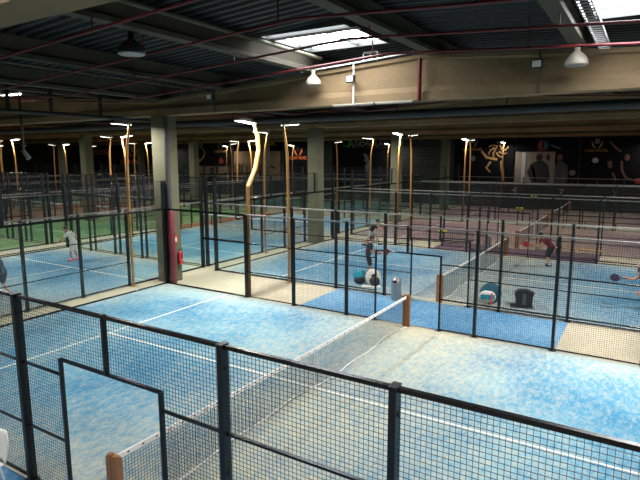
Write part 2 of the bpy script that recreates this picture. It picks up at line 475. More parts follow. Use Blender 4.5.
def net(cx, cy, vert, label, fine=False):
    root = empty('padel_net', (cx-(.035 if fine else 0), cy, 0), PI/2 if vert else (-.017 if fine else 0), label, 'net', 'padel nets')
    def sag(y): return .92-.05*(1-abs(y)/5)
    cell = .05 if fine else .1
    bm = bmesh.new(); n = int(9.7/cell); t = .0042 if fine else .006
    for i in range(n+1):
        y = -4.85+i*9.7/n; bar(bm, (0, y, .03), (0, y, sag(y)-.03), t)
    m_ = int(.85/cell)
    for j in range(m_):
        pts = [(0, -4.85+q*9.7/20) for q in range(21)]
        f = j/m_
        for (x, a), (x2, b) in zip(pts, pts[1:]):
            bar(bm, (.003, a, .03+f*(sag(a)-.06)), (.003, b, .03+f*(sag(b)-.06)), t)
    finish(bm, 'netting', M_['netm'], root)
    bm = bmesh.new()
    for q in range(24):
        a = -4.88+q*9.76/24; b = a+9.76/24
        bar(bm, (0, a, sag(a)-.03), (0, b, sag(b)-.03), .022, .075)
    finish(bm, 'net_band', M_['band'], root)
    if fine:
        bm = bmesh.new()
        for q in range(38):
            a = -4.7+q*.25
            for s in (-1, 1):
                box(bm, s*.0125-.001, s*.0125+.001, a-.022, a+.022, sag(a)-.038, sag(a)-.026)
                box(bm, s*.0125-.001, s*.0125+.001, a-.010, a+.012, sag(a)-.026, sag(a)-.014)
        finish(bm, 'band_logo', M_['darkprint'], root)
    bm = bmesh.new()
    for q in range(30):
        a = -4.85+q*9.7/30; b = a+9.7/30
        wv = lambda y: .05*math.sin(y*1.3)+.04*math.sin(y*2.9)
        bar(bm, (wv(a), a, .03), (wv(b), b, .03), .02, .016)
    finish(bm, 'bottom_cord', M_['band'], root)
    for s in (-1, 1):
        bm = bmesh.new()
        for dx in (-.055, .055):
            box(bm, dx-.05, dx+.05, s*4.93-.05, s*4.93+.05, 0, .93)
            lathe(bm, [(.05, .93), (.045, .955), (.02, .97), (0, .972)], (dx, s*4.93, 0), 12)
        finish(bm, 'net_post', M_['wood'], root)
    bm = bmesh.new(); bar(bm, (0, 0, .02), (0, 0, .87), .05, .004); finish(bm, 'centre_strap', M_['band'], root)
    return root

def light_pole(x, y, out, power, label, bow=None, lit=True):
    """out: plan unit vector pointing away from the court lit"""
    o = Vector((out[0], out[1], 0))
    root = empty('court_light_pole', (x, y, 0), 0, label, 'light pole', 'golden floodlight poles beside the courts')
    prof = bow or [(0, 0), (0, 2.9), (.02, 4.2), (.05, 5.0), (.09, 5.3), (.26, 6.08)]
    bm = bmesh.new()
    # rectangular bent tube
    for (a, za), (b, zb) in zip(prof, prof[1:]):
        pass
    tube(bm, [(o*a)+Vector((0, 0, z)) for a, z in prof], [.055+.02*min(1, i/2)-.03*(i == len(prof)-1) for i in range(len(prof))] if bow else [.045, .055, .055, .055, .05, .035][:len(prof)], 8)
    box(bm, -.11, .11, -.11, .11, 0, .02)
    finish(bm, 'pole', M_['gold'], root)
    top = o*prof[-1][0]+Vector((0, 0, prof[-1][1]))
    tilt = R(5)
    hd = finish(bmesh.new(), 'lamp_head', M_['lamp_body'], root)
    bm = bmesh.new()
    bmesh.ops.create_cube(bm, size=1, matrix=Matrix.Translation((.55, 0, 0)) @ Matrix.Diagonal((1.0, .34, .05, 1)))
    bmesh.ops.create_cube(bm, size=1, matrix=Matrix.Translation((.55, 0, .045)) @ Matrix.Diagonal((.6, .26, .05, 1)))
    for i in range(9): bmesh.ops.create_cube(bm, size=1, matrix=Matrix.Translation((.28+.068*i, 0, .085)) @ Matrix.Diagonal((.012, .24, .05, 1)))
    bmesh.ops.create_cube(bm, size=1, matrix=Matrix.Translation((.02, 0, 0)) @ Matrix.Diagonal((.12, .08, .08, 1)))
    bm.to_mesh(hd.data); bm.free()
    ang = math.atan2(-out[1], -out[0])
    hd.scale = (.8, 1, 1); hd.location = top; hd.rotation_euler = (0, -tilt, ang)
    bm = bmesh.new(); box(bm, .08, 1.02, -.15, .15, -.034, -.026); finish(bm, 'diffuser', M_['lit'], hd)
    if power > 0:
        ld = bpy.data.lights.new('lamp_light', 'AREA'); ld.shape = 'RECTANGLE'; ld.size = .92; ld.size_y = .28
        ld.energy = power; ld.color = (1.0, .96, .90)
        lo = bpy.data.objects.new('lamp_light', ld); COL.objects.link(lo); lo.parent = hd; lo.location = (.55, 0, -.04)
    return root

LP = 330
def lights_for(cx, cy, vert, power, where, sides=(-1, 1), xs=(-6, 6), bows=None):
    for s in sides:
        for u in xs:
            if vert: x, y, out = cx+s*5.2, cy+u, (s, 0)
            else: x, y, out = cx+u, cy+s*5.2, (0, s)
            bw = None
            if bows: bw = bows.get((s, u))
            yield light_pole(x, y, out, power, 'pole', bw)

# ------------------------------------------------------------ the courts
# name, cx, cy, vertical, turf, near/far, lamps
courts = [
    ('front blue', 0, .12, False, 'blue', 'near', 1.0),
    ('second blue', 0, 13.0, False, 'blue2', 'mid', 1.1),
    ('near purple', 0, 25.4, False, 'purple', 'far', .55),
    ('far purple', 0, 37.3, False, 'purple', 'far', .35),
    ('left blue', -16, -1.85, True, 'blue2', 'mid', .95),
    ('middle left blue', -16, 18.45, True, 'blue2', 'far', 1.3),
    ('back left teal', -23.5, 36.9, False, 'tealt', 'far', .3),
    ('left green', -28, -1.85, True, 'green', 'far', .6),
    ('middle green', -28, 18.45, True, 'green', 'far', .6),
    ('back green', -45.5, 36.9, False, 'green', 'far', .35),
    ('middle terracotta', -40.4, 18.45, True, 'terra', 'far', .45),
    ('left terracotta', -40.4, -1.85, True, 'terra', 'far', .3),
    ('far left teal', -53, 18.45, True, 'tealt', 'far', .3),
]
colname = {'blue': 'blue', 'blue2': 'blue', 'purple': 'purple', 'tealt': 'teal', 'green': 'green', 'terra': 'terracotta'}
court_txt = {
    'front blue': 'nearest blue court',
    'second blue': 'second blue court, behind the nearest one',
    'near purple': 'nearer purple court at right',
    'far purple': 'farthest purple court below the banners',
    'left blue': 'blue court behind the left glass wall',
    'middle left blue': 'blue court beyond the maroon padded pillar',
    'back left teal': 'teal court at the far wall',
    'left green': 'green court at the left edge',
    'middle green': 'green court left of the padded pillar',
    'back green': 'green court in the far corner',
    'middle terracotta': 'terracotta court behind the green one',
    'left terracotta': 'terracotta court at the far left',
    'far left teal': 'dim teal court beyond the terracotta',
}
for nm, cx, cy, vert, tk, det, pw in courts:
    t = court_txt[nm]; cn = colname[tk]
    court_surface(cx, cy, vert, tk, 'sanded turf surface of the '+t, det != 'far')
    enclosure(cx, cy, vert, 'black mesh and glass enclosure of the '+t, det == 'near', det == 'far')
    if not (nm in ('left terracotta', 'left blue', 'left green')):
        net(cx, cy, vert, 'net with white top band of the '+t, det == 'near')
    n = 0
    for s in (-1, 1):
        for u in (-6, 6):
            if vert: x, y, out = cx+s*5.25, cy+u, (s, 0)
            else: x, y, out = cx+u, cy+s*5.25, (0, s)
            if y > YF-.5: continue
            bw = None
            if nm == 'front blue' and s == 1 and u == -6:
                bw = [(0, 0), (0, 3.0), (.04, 3.9), (.45, 4.5), (.66, 5.15), (.62, 5.6), (.42, 6.05)]; y = cy+s*5.19
            where = {(False, -1): 'front', (False, 1): 'rear', (True, -1): 'left', (True, 1): 'right'}[(vert, s)]
            end = ('back' if u > 0 else 'fore') if vert else ('right' if u > 0 else 'left')
            light_pole(x, y, out, LP*pw*((1.85 if s > 0 else .4) if nm == 'front blue' else 1), 'golden light pole, '+where+' '+end+', '+t, bw)

# blue turf patch and curb strips in the aisle between the two blue courts
bm = bmesh.new(); box(bm, -3.85, 4.04, 5.22, 7.9, .002, .012)
tag(finish(bm, 'turf_patch', T_['strip']), 'blue turf strip in the aisle between the two blue courts', 'turf')
bm = bmesh.new(); box(bm, -3.9, 4.04, 18.1, 20.3, .002, .012)
tag(finish(bm, 'turf_patch', T_['strip_purple']), 'purple turf strip in the aisle behind the second blue court', 'turf')
bm = bmesh.new(); box(bm, -8, 8, -8.5, -4.95, .002, .012)
tag(finish(bm, 'turf_patch', T_['strip']), 'dark blue turf outside the near fence by the white chair', 'turf')
bm = bmesh.new(); box(bm, -22.7, -21.3, 16, 28, .002, .012)
tag(finish(bm, 'turf_patch', T_['strip_terra']), 'terracotta turf strip between green and blue courts', 'turf')

# ------------------------------------------------------------ ceiling services
def rods(bm, pts, z1f=roofz, t=.02):
    for x, y, z in pts: bar(bm, (x, y, z), (x, y, z1f(x)), t)
PY = [-4.4, -2.45, -.5, 1.5, 3.5, 8.5, 10.5, 12.5, 14.5, 19.5, 21.5, 23.5]
for i, y in enumerate(PY):
    root = empty('sprinkler_pipe', (0, y, 7.4), 0, 'thin red sprinkler pipe under the roof, '+['nearest the camera', 'second from the camera', 'third from the camera', 'fourth from the camera', 'last before the big girder', 'first behind the big girder', 'second behind the big girder', 'third behind the big girder', 'fourth behind the big girder', 'first behind the second girder', 'second behind the second girder', 'third behind the second girder'][i], 'pipe', 'red sprinkler pipes')
    bm = bmesh.new(); zf = lambda x: roofz(x)-.73-7.4
    pts = []
    for r in reversed(ridges):
        for x in (r-BAY/2+.05, r, r+BAY/2-.05):
            if -45 < x < 12: pts.append((x, 0, zf(x)))
    pts.sort()
    tube(bm, pts, .028, 8); finish(bm, 'pipe', M_['red'], root)
    for x in [-30+3.7*q+.9*(i % 2) for q in range(12)]:
        bm = bmesh.new(); bar(bm, (x, 0, zf(x)), (x, 0, roofz(x)-7.4), .022); finish(bm, 'hanger', M_['red'], root)

def pipe_thing(name, pts, r, m, label, cat, hang=(), n=12, ht=.035):
    root = empty(name, pts[0], 0, label, cat); o = Vector(pts[0])
    bm = bmesh.new(); tube(bm, [Vector(p)-o for p in pts], r, n); finish(bm, 'pipe', m, root)
    for hx, hy, hz in hang:
        bm = bmesh.new(); bar(bm, Vector((hx, hy, hz))-o, Vector((hx, hy, roofz(hx)))-o, ht)
        finish(bm, 'hanger', M_['rodm'], root)
    return root
pipe_thing('ventilation_duct', [(-44, 7.6, 6.28), (10, 7.6, 6.28)], .13, M_['darkpipe'], 'long dark grey round duct hanging behind the big girder', 'duct', [(x, 7.6, 6.3) for x in (-30, -26, -22, -18, -13.5, -8.5, -5, -1.5, 2, 5.5)])
pipe_thing('cable_duct', [(-12.4, -6, 6.42), (-12.4, 14, 6.42)], .07, M_['darkpipe'], 'dark duct running away above the left blue court', 'duct', [(-12.4, y, 6.42) for y in (-1.2, .9, 2.4, 4.4)], ht=.09)
pipe_thing('conduit_pipe', [(-2.95, -12, 7.83), (-2.95, 5.2, 7.83)], .05, M_['conc_light'], 'grey conduit running along the roof joist by the skylight', 'conduit')
pipe_thing('joist_trunking', [(-7.45, -9, 7.14), (-7.45, 5.2, 7.14)], .025, M_['conc_light'], 'long pale trunking under the left roof joist', 'cable trunking')  # unlit thin pipes, drawn for the pale lines under the joist
pipe_thing('joist_trunking', [(-6.85, -9, 7.17), (-6.85, 5.2, 7.17)], .018, M_['conc_light'], 'second thin pale trunking beside the left roof joist', 'cable trunking')
# metal cable tray by right skylight
root = empty('cable_tray', (4.55, -8, 7.28), 0, 'perforated steel cable tray beside the right skylight joist', 'cable tray')
bm = bmesh.new()
for dx in (0, .22): box(bm, dx, dx+.02, 0, 13.1, 0, .08)
for q in range(65): box(bm, .0, .24, q*.2, q*.2+.06, 0, .012)
finish(bm, 'tray', M_['steel'], root)
root = empty('hanging_floodlight', (-15.4, 3.0, 5.05), 0, 'dark rod with a tilted spotlight hanging above the left blue court', 'spotlight')
bm = bmesh.new(); bar(bm, (0, 0, .1), (0, 0, roofz(-15.4)-5.05), .07); finish(bm, 'rod', M_['rodm'], root)
bm = bmesh.new(); bar(bm, (-.15, 0, .3), (.15, 0, .3), .05); tube(bm, [(-.05, 0, .12), (.22, .05, -.2)], [.07, .1], 12); finish(bm, 'spotlight_body', M_['greyprint'], root)
root = empty('tube_light', (-16.75, 3.0, 7.35), 0, 'lit tube light at the upper left above the left blue court', 'tube light')
bm = bmesh.new(); box(bm, 0, 1.5, -.05, .05, .0, .06); finish(bm, 'housing', M_['white'], root)
bm = bmesh.new(); tube(bm, [(.03, 0, -.03), (1.47, 0, -.03)], .025, 8); finish(bm, 'tube', M_['lit'], root)
bm = bmesh.new(); bar(bm, (.7, 0, .06), (.7, 0, roofz(-16.05)-7.35), .02); finish(bm, 'hanger', M_['rodm'], root)
# red riser on girder
pipe_thing('red_riser_pipe', [(.2, 5.2, 7.55), (.2, 5.2, 6.42)], .06, M_['red'], 'thick red vertical pipe on the face of the big girder', 'pipe')
# white top conduit on the girder
pipe_thing('white_conduit', [(-3.7, 5.24, 7.50), (-2, 5.24, 7.6), (0, 5.24, 7.74)], .025, M_['white'], 'white conduit along the top edge of the big girder', 'conduit')
pipe_thing('white_conduit', [(-1.85, 5.22, 7.62), (-1.85, 5.22, 6.86), (-1.85, 5.22, 6.43)], .022, M_['white'], 'white vertical conduit on the big girder below the skylight', 'conduit')
pipe_thing('grey_conduit', [(3.27, 5.22, 7.5), (3.27, 5.22, 6.43)], .03, M_['conc_light'], 'grey vertical conduit on the big girder at right', 'conduit')
pipe_thing('grey_conduit', [(-7.3, 5.22, 7.2), (-7.3, 5.22, 6.43)], .022, M_['darkpipe'], 'thin vertical conduit on the big girder at left', 'conduit')
for x, z, lab in ((-1.9, 7.15, 'small grey junction box on the white conduit of the girder'), (3.22, 7.12, 'small pale box on the grey conduit at right of the girder'), (-7.4, 6.95, 'small box on the dark left end of the girder')):
    root = empty('junction_box', (x, 5.22, z), 0, lab, 'electrical box')
    bm = bmesh.new(); box(bm, -.13, .13, -.16, -.02, -.1, .1); bmesh.ops.bevel(bm, geom=bm.edges[:], offset=.012, segments=2)
    finish(bm, 'body', M_['darkpipe'], root)
    bm = bmesh.new(); box(bm, -.1, .1, -.172, -.16, -.075, .075); finish(bm, 'cover', M_['white'], root)
root = empty('wall_bracket', (-1.35, 5.3, 7.62), 0, 'small white bracket frame on top of the girder below the skylight', 'bracket')
bm = bmesh.new()
for a, b in (((-.22, 0, 0), (-.22, 0, .26)), ((.22, 0, 0), (.22, 0, .26)), ((-.22, 0, .26), (.22, 0, .26)), ((-.22, .2, .26), (.22, .2, .26))): bar(bm, a, b, .025)
finish(bm, 'frame', M_['white'], root)
bm = bmesh.new(); lathe(bm, [(0, .02), (.07, .02), (.07, .12), (.03, .18), (0, .18)], n=12); finish(bm, 'siren', M_['lamp_body'], root)
for x0, x1, lab in ((-2.5, -1.15, 'white tube light fixture under the girder, left one'), (-1.1, .05, 'white tube light fixture under the girder, by the red pipe')):
    root = empty('tube_light', (x0, 5.15, 6.36), 0, lab, 'tube light')
    bm = bmesh.new(); box(bm, 0, x1-x0, -.04, .04, .05, .09); finish(bm, 'housing', M_['lamp_body'], root)
    bm = bmesh.new(); tube(bm, [(.03, 0, .035), (x1-x0-.03, 0, .035)], .014, 8); finish(bm, 'tube', M_['band'], root)
for (x, y, z, s, lab) in ((-3.1, 5.0, 7.05, .24, 'domed white industrial pendant lamp in front of the girder under the skylight'), (4.15, 4.6, 6.95, .25, 'domed grey industrial pendant lamp by the right skylight'), (-3.55, -1.3, 7.02, .28, 'unlit industrial pendant lamp under the dark roof at upper left')):
    root = empty('pendant_lamp', (x, y, z), 0, lab, 'pendant lamp', 'industrial pendant lamps under the roof')
    bm = bmesh.new(); lathe(bm, [(s, 0), (s*1.02, .03), (s*.92, .12), (s*.7, .2), (s*.4, .26), (.06, .29), (.06, .44), (0, .44)], n=28); finish(bm, 'shade', M_['darkpipe' if x == -3.55 else 'lamp_body'], root, True)
    bm = bmesh.new(); lathe(bm, [(0, .02), (s*.9, .02), (s*.97, .0), (s*.9, -.02), (0, -.03)], n=28); finish(bm, 'lens', M_['steel'], root, True)
    bm = bmesh.new(); bar(bm, (0, 0, .44), (0, 0, roofz(x)-z), .02); finish(bm, 'cord', M_['rodm'], root)

# grey downpipe, maroon padding, extinguisher at the pillar
pipe_thing('downpipe', [(-9.86, 5.3, 2.91), (-9.86, 5.3, 6.4)], .1, M_['darkpipe'], 'grey round downpipe on the pillar behind the court corner', 'pipe', n=16)
bm = bmesh.new(); lathe(bm, [(0, 0), (.14, 0), (.145, .02), (.145, 2.85), (.12, 2.9), (0, 2.9)], (-9.85, 5.33, 0), 20)
for zz in (1.0, 2.0): lathe(bm, [(.15, zz), (.155, zz+.02), (.15, zz+.04)], (-9.85, 5.33, 0), 20)
tag(finish(bm, 'pillar_padding', M_['pad'], smooth=True), 'maroon protective padding around the pillar foot at the court corner', 'padding')
root = empty('fire_extinguisher', (-9.86, 5.75, .7), 0, 'red fire extinguisher hanging on the pillar behind the court corner', 'fire extinguisher')
bm = bmesh.new(); lathe(bm, [(0, 0), (.085, 0), (.09, .03), (.09, .42), (.06, .5), (.03, .52), (.03, .56), (0, .56)], n=18); finish(bm, 'cylinder', M_['fire'], root, True)
bm = bmesh.new(); box(bm, -.02, .09, -.015, .015, .56, .6); tube(bm, [(.06, 0, .58), (.13, 0, .45), (.12, 0, .2)], .012, 8); finish(bm, 'handle_and_hose', M_['bagblack'], root)
root = empty('fire_sign', (-9.94, 5.62, 1.55), 0, 'small red fire sign on the pillar above the extinguisher', 'sign')
bm = bmesh.new(); box(bm, -.03, 0, 0, .0, 0, 0); bm.free()
bm = bmesh.new(); box(bm, -.03, .0, -.1, .1, 0, .3); finish(bm, 'plate', M_['fire'], root)
bm = bmesh.new(); box(bm, .0, .003, -.05, .05, .06, .22); finish(bm, 'symbol', M_['white'], root)

# ------------------------------------------------------------ banners on the far wall
YB = YF-.12
def text_mesh(txt, x, z, h, m, parent, wid=None, y=-.05, name='lettering'):
    c = bpy.data.curves.new('t', 'FONT'); c.body = txt; c.size = 1; c.align_x = 'LEFT'; c.extrude = .02
    t = bpy.data.objects.new('t', c); COL.objects.link(t)
    dg = bpy.context.evaluated_depsgraph_get(); me = bpy.data.meshes.new_from_object(t.evaluated_get(dg))
    bpy.data.objects.remove(t, do_unlink=True)
    xs = [v.co.x for v in me.vertices]; ys = [v.co.y for v in me.vertices]
    sx = (wid/(max(xs)-min(xs))) if wid else None; sy = h/(max(ys)-min(ys)); sx = sx or sy
    mnx, mny = min(xs), min(ys)
    for v in me.vertices:
        a, b, c_ = v.co; v.co = ((a-mnx)*sx, -c_, (b-mny)*sy)
    me.materials.clear(); me.materials.append(m); me.name = name
    o = bpy.data.objects.new(name, me); COL.objects.link(o); o.parent = parent; o.location = (x, y, z); return o
def banner(x0, x1, z0, z1, m, label):
    root = empty('wall_banner', (x0, YB, z0), 0, label, 'banner', 'printed banners on the far wall')
    bm = bmesh.new(); box(bm, 0, x1-x0, -.03, .0, 0, z1-z0); finish(bm, 'cloth', m, root)
    return root
def flat(parent, name, poly, m, y=-.05, th=.02):
    bm = bmesh.new(); prism(bm, list(reversed(poly)), y-th, y); bmesh.ops.recalc_face_normals(bm, faces=bm.faces[:]); return finish(bm, name, m, parent)
def ell(cx, cz, rx, rz, n=20, a0=0, a1=2*PI):
    return [(cx+rx*math.cos(a0+(a1-a0)*i/n), cz+rz*math.sin(a0+(a1-a0)*i/n)) for i in range(n)]
def logo(parent, cx, z, s, m, m2):
    """ball over two raised laurel arms"""
    flat(parent, 'logo_ball', ell(cx, z+.72*s, .26*s, .28*s), m2)
    for e in (-1, 1):
        flat(parent, 'logo_arm', [(cx+e*.08*s, z), (cx+e*.22*s, z+.05*s), (cx+e*.46*s, z+.35*s), (cx+e*.5*s, z+.8*s), (cx+e*.38*s, z+.55*s), (cx+e*.26*s, z+.3*s)][::e], m)
def limb(parent, name, pts, wds, m):
    """flat printed limb along a polyline"""
    L1, R1 = [], []
    for i, (x, z) in enumerate(pts):
        a = pts[max(i-1, 0)]; b = pts[min(i+1, len(pts)-1)]; dx, dz = b[0]-a[0], b[1]-a[1]; l = math.hypot(dx, dz)
        L1.append((x-dz/l*wds[i]/2, z+dx/l*wds[i]/2)); R1.append((x+dz/l*wds[i]/2, z-dx/l*wds[i]/2))
    return flat(parent, name, L1+R1[::-1], m)

# CASA PADEL, far left
b = banner(-63.6, -54, 2.2, 6.9, M_['blackcloth'], 'black banner with orange CASA PADEL lettering and crest at the left of the far wall')
text_mesh('CASA PADEL', 2.2, 1.6, .62, M_['orange'], b, 5.2); logo(b, 5.0, 2.5, 1.9, M_['orange'], M_['whiteprint'])
flat(b, 'small_mark', [(4.9, .2), (5.7, .2), (5.5, .8), (5.3, .95), (5.1, .6)], M_['whiteprint']); flat(b, 'rule', [(4.6, 1.15), (5.6, 1.15), (5.6, 1.2), (4.6, 1.2)], M_['greyprint'])
b = banner(-67.6, -64.4, 5.2, 5.9, M_['orange'], 'orange sign board high on the far wall near the left corner')
text_mesh('PADEL', .5, .2, .32, M_['darkprint'], b, 2.0)
b = banner(-67.5, -64.2, 1.5, 4.8, M_['blackcloth'], 'black banner with two pale round marks under the orange sign')
flat(b, 'round_mark', ell(1.0, 1.0, .35, .45), M_['greyprint']); flat(b, 'round_mark', ell(2.6, 1.0, .4, .5), M_['greyprint']); flat(b, 'round_mark', ell(1.2, 2.5, .25, .4), M_['greyprint'])
# dark banner with ring of arms + photo
b = banner(-47.4, -40.0, 3.6, 7.0, M_['blackcloth'], 'black banner with a small crest, red drop and a pale figure holding both arms up')
text_mesh('CASA PADEL', 4.7, 1.75, .3, M_['goldprint'], b, 2.2); logo(b, 5.8, 2.1, 1.0, M_['goldprint'], M_['greyprint'])
flat(b, 'drop_mark', [(5.5, .35), (6.1, .35), (6.2, .7), (5.85, 1.2), (5.45, .7)], M_['redprint'])
limb(b, 'printed_arm', [(1.3, 1.3), (.9, 1.9), (1.5, 3.0)], [.25, .2, .15], M_['greyprint']); limb(b, 'printed_arm', [(1.0, 1.5), (2.1, .7), (3.0, 1.3)], [.2, .3, .15], M_['goldprint'])
limb(b, 'printed_arm', [(2.6, 1.1), (3.1, 1.7), (2.6, 2.3)], [.25, .2, .2], M_['goldprint']); flat(b, 'printed_head', ell(2.4, 2.7, .35, .4), M_['greyprint'])
b = banner(-46.5, -40.0, 2.0, 3.6, M_['photo'], 'brown photo banner with a crouching dark player below the crest banner')
flat(b, 'printed_player', [(2.6, 0), (3.0, .9), (2.9, 1.3), (3.2, 1.5), (3.5, 1.3), (3.6, .8), (4.3, 0)], M_['darkprint'])
# lime lettered banner
b = banner(-39.4, -31.8, 5.5, 7.0, M_['blackcloth'], 'black banner with a racket outline and lime PARLOUR lettering')
text_mesh('PARLOUR', 2.3, .65, .6, M_['limeprint'], b, 4.2)
for dx in (0, .0):
    limb(b, 'racket_outline', [(.7, .3), (1.0, .9), (1.6, 1.25), (2.0, .9), (1.4, .7)], [.1]*5, M_['greyprint'])
b = banner(-39.4, -32.2, 2.0, 5.5, M_['photo'], 'large brown photo banner of a dark player swinging under the lime lettering')
limb(b, 'printed_player', [(4.2, 0), (4.4, 1.4), (4.9, 2.4)], [.5, .7, .6], M_['darkprint']); limb(b, 'printed_arm', [(4.6, 2.2), (5.7, 1.7), (6.5, 1.5)], [.3, .25, .15], M_['darkprint'])
flat(b, 'printed_head', ell(4.7, 2.8, .3, .35), M_['darkprint']); limb(b, 'printed_leg', [(4.4, .8), (5.3, .4), (5.6, 0)], [.5, .35, .3], M_['darkprint'])
b = banner(-31.6, -26.2, 2.0, 7.0, M_['blackcloth'], 'black banner with orange CASA PADEL lettering left of the green lettered banner')
text_mesh('CASA PADEL', .8, 2.5, .36, M_['orange'], b, 2.5); logo(b, 2.05, 2.95, 1.2, M_['orange'], M_['darkprint'])
# green A banner
b = banner(-24.9, -16.9, 1.2, 6.8, M_['blackcloth'], 'black banner with a green letter A, grey glass lettering and a pale player')
text_mesh('A', 1.9, 4.55, 1.0, M_['greenprint'], b, .9); text_mesh('DORGLASS', 2.9, 4.75, .5, M_['whiteprint'], b, 4.1)
flat(b, 'green_rule', [(1.3, 4.8), (2.0, 4.75), (2.0, 4.82), (1.3, 4.88)], M_['greenprint']); flat(b, 'rule', [(3.1, 4.55), (6.9, 4.55), (6.9, 4.6), (3.1, 4.6)], M_['greyprint'])
limb(b, 'printed_player', [(4.2, 3.1), (4.4, 3.5), (4.0, 3.9)], [.4, .4, .3], M_['greyprint']); limb(b, 'printed_leg', [(4.4, 0.2), (4.5, 1.4), (4.4, 2.6), (4.7, 3.2)], [.25, .45, .5, .3], M_['greyprint'])
# big right-hand wall of banners
b = banner(-10.9, -5.2, 2.45, 6.5, M_['blackcloth'], 'black banner with golden CASA PADEL crest and a golden printed player')
text_mesh('CASA PADEL', .8, 2.95, .26, M_['goldprint'], b, 2.0); logo(b, 1.8, 3.25, .9, M_['goldprint'], M_['greyprint'])
flat(b, 'small_mark', ell(1.9, 2.2, .25, .3, 6), M_['greyprint'])
for i in range(26):
    a = i*2.4; q_ = .25+.75*(i/26); cx_ = 4.3+q_*.95*math.cos(a); cz_ = 3.05+q_*.75*math.sin(a); limb(b, 'printed_leaf', [(cx_, cz_), (cx_+.3*math.cos(a+1.1), cz_+.3*math.sin(a+1.1))], [.16, .04], M_['goldprint'])
limb(b, 'printed_leg', [(4.6, 2.0), (4.7, 1.2), (4.9, .1)], [.25, .3, .15], M_['goldprint']); limb(b, 'printed_leg', [(3.6, 1.9), (3.2, 1.3), (3.6, .9)], [.2, .2, .12], M_['goldprint'])
limb(b, 'printed_arm', [(2.7, 2.9), (3.2, 2.3), (4.2, 2.1)], [.2, .25, .2], M_['goldprint'])
b = banner(-5.05, .3, 5.3, 6.5, M_['blackcloth'], 'black banner strip with a red and blue round emblem above the photo of players')
flat(b, 'emblem_half', ell(2.35, .55, .45, .45, 20, PI/2, 1.5*PI), M_['redprint']); flat(b, 'emblem_half', ell(2.38, .55, .45, .45, 20, -PI/2, PI/2), M_['blueprint'])
text_mesh('PADEL', 1.9, .02, .12, M_['redprint'], b, 1.0)
flat(b, 'swoosh', [(3.0, .5), (3.9, .15), (3.9, .25), (3.1, .6)], M_['greyprint'])
b = banner(-5.05, -1.6, 2.45, 5.25, M_['photopale'], 'pale photo banner of a dark clothed player standing by a window, left photo')
flat(b, 'printed_head', ell(2.1, 2.3, .27, .32), M_['darkprint']); flat(b, 'printed_player', [(1.1, .9), (1.4, 1.7), (1.9, 2.0), (2.4, 2.0), (2.9, 1.6), (3.1, .6), (2.9, 0), (1.6, 0), (1.3, .5)], M_['darkprint'])
limb(b, 'printed_stripe', [(1.55, 1.5), (1.9, .1)], [.22, .16], M_['whiteprint']); flat(b, 'printed_column', [(.6, 0), (.95, 0), (.95, 2.75), (.6, 2.75)], M_['whiteprint'])
flat(b, 'printed_racket', ell(2.85, 2.3, .14, .3), M_['darkprint'])
b = banner(-1.55, .3, 2.45, 5.25, M_['blackcloth'], 'black photo banner of a player with an orange stripe, right photo')
flat(b, 'printed_head', ell(.35, 2.3, .25, .3), M_['skinprint']); flat(b, 'printed_player', [(.02, 0), (.02, 1.5), (.2, 1.95), (.6, 1.95), (1.0, 1.6), (1.15, .7), (1.0, 0)], M_['bagblack'], -.045); limb(b, 'printed_stripe', [(.7, 1.2), (.75, .1)], [.12, .12], M_['skinprint']); limb(b, 'printed_stripe', [(-.05, 1.5), (-.1, .5)], [.2, .14], M_['greyprint'])
flat(b, 'printed_ball', ell(1.45, .95, .25, .25), M_['greyprint'])
b = banner(.45, 12.4, 2.45, 6.5, M_['blackcloth'], 'long black banner with dim CASA PADEL crest and a lunging printed player')
text_mesh('CASA PADEL', .3, 2.78, .24, M_['goldprint'], b, 1.85); logo(b, 1.25, 3.05, .9, M_['goldprint'], M_['greyprint'])
flat(b, 'small_mark', ell(1.2, 2.05, .27, .24, 6), M_['whiteprint'])
limb(b, 'printed_arm', [(2.2, 3.7), (2.7, 3.1), (3.1, 2.8)], [.1, .2, .15], M_['skinprint']); flat(b, 'printed_head', ell(3.6, 2.3, .2, .28), M_['skinprint'])
limb(b, 'printed_arm', [(3.2, 2.0), (3.3, 1.2), (3.6, .6), (4.3, .35)], [.18, .2, .15, .1], M_['skinprint']); limb(b, 'printed_leg', [(2.3, 2.0), (2.4, 1.4)], [.35, .3], M_['skinprint']); limb(b, 'printed_leg', [(2.6, 1.0), (2.9, .3)], [.15, .2], M_['skinprint'])
flat(b, 'printed_racket', ell(4.6, .35, .35, .25), M_['redprint'])
# pale top rail under the banners, and painted numbers
root = empty('banner_rail', (-11.2, YF-.3, 2.3), 0, 'long pale rail along the far wall under the banners', 'rail')
bm = bmesh.new(); box(bm, 0, 23.8, 0, .06, 0, .07); finish(bm, 'rail', M_['steel'], root)
for txt, x, z, lab in (('4', -5.2, 1.45, 'white numeral four on the dark wall below the banners'), ('7', -1.1, 1.35, 'white numeral seven on the dark wall below the banners'), ('X', 3.2, 1.35, 'white letter X on the dark wall below the banners')):
    root = empty('wall_number', (x, YF-.1, z), 0, lab, 'wall number'); text_mesh(txt, 0, 0, .55, M_['whiteprint'], root, .4, 0, 'digit')

# ------------------------------------------------------------ small things on and by the courts
def bag(name, loc, rz, kind, label):
    root = empty(name, loc, rz, label, 'bag')
    return root
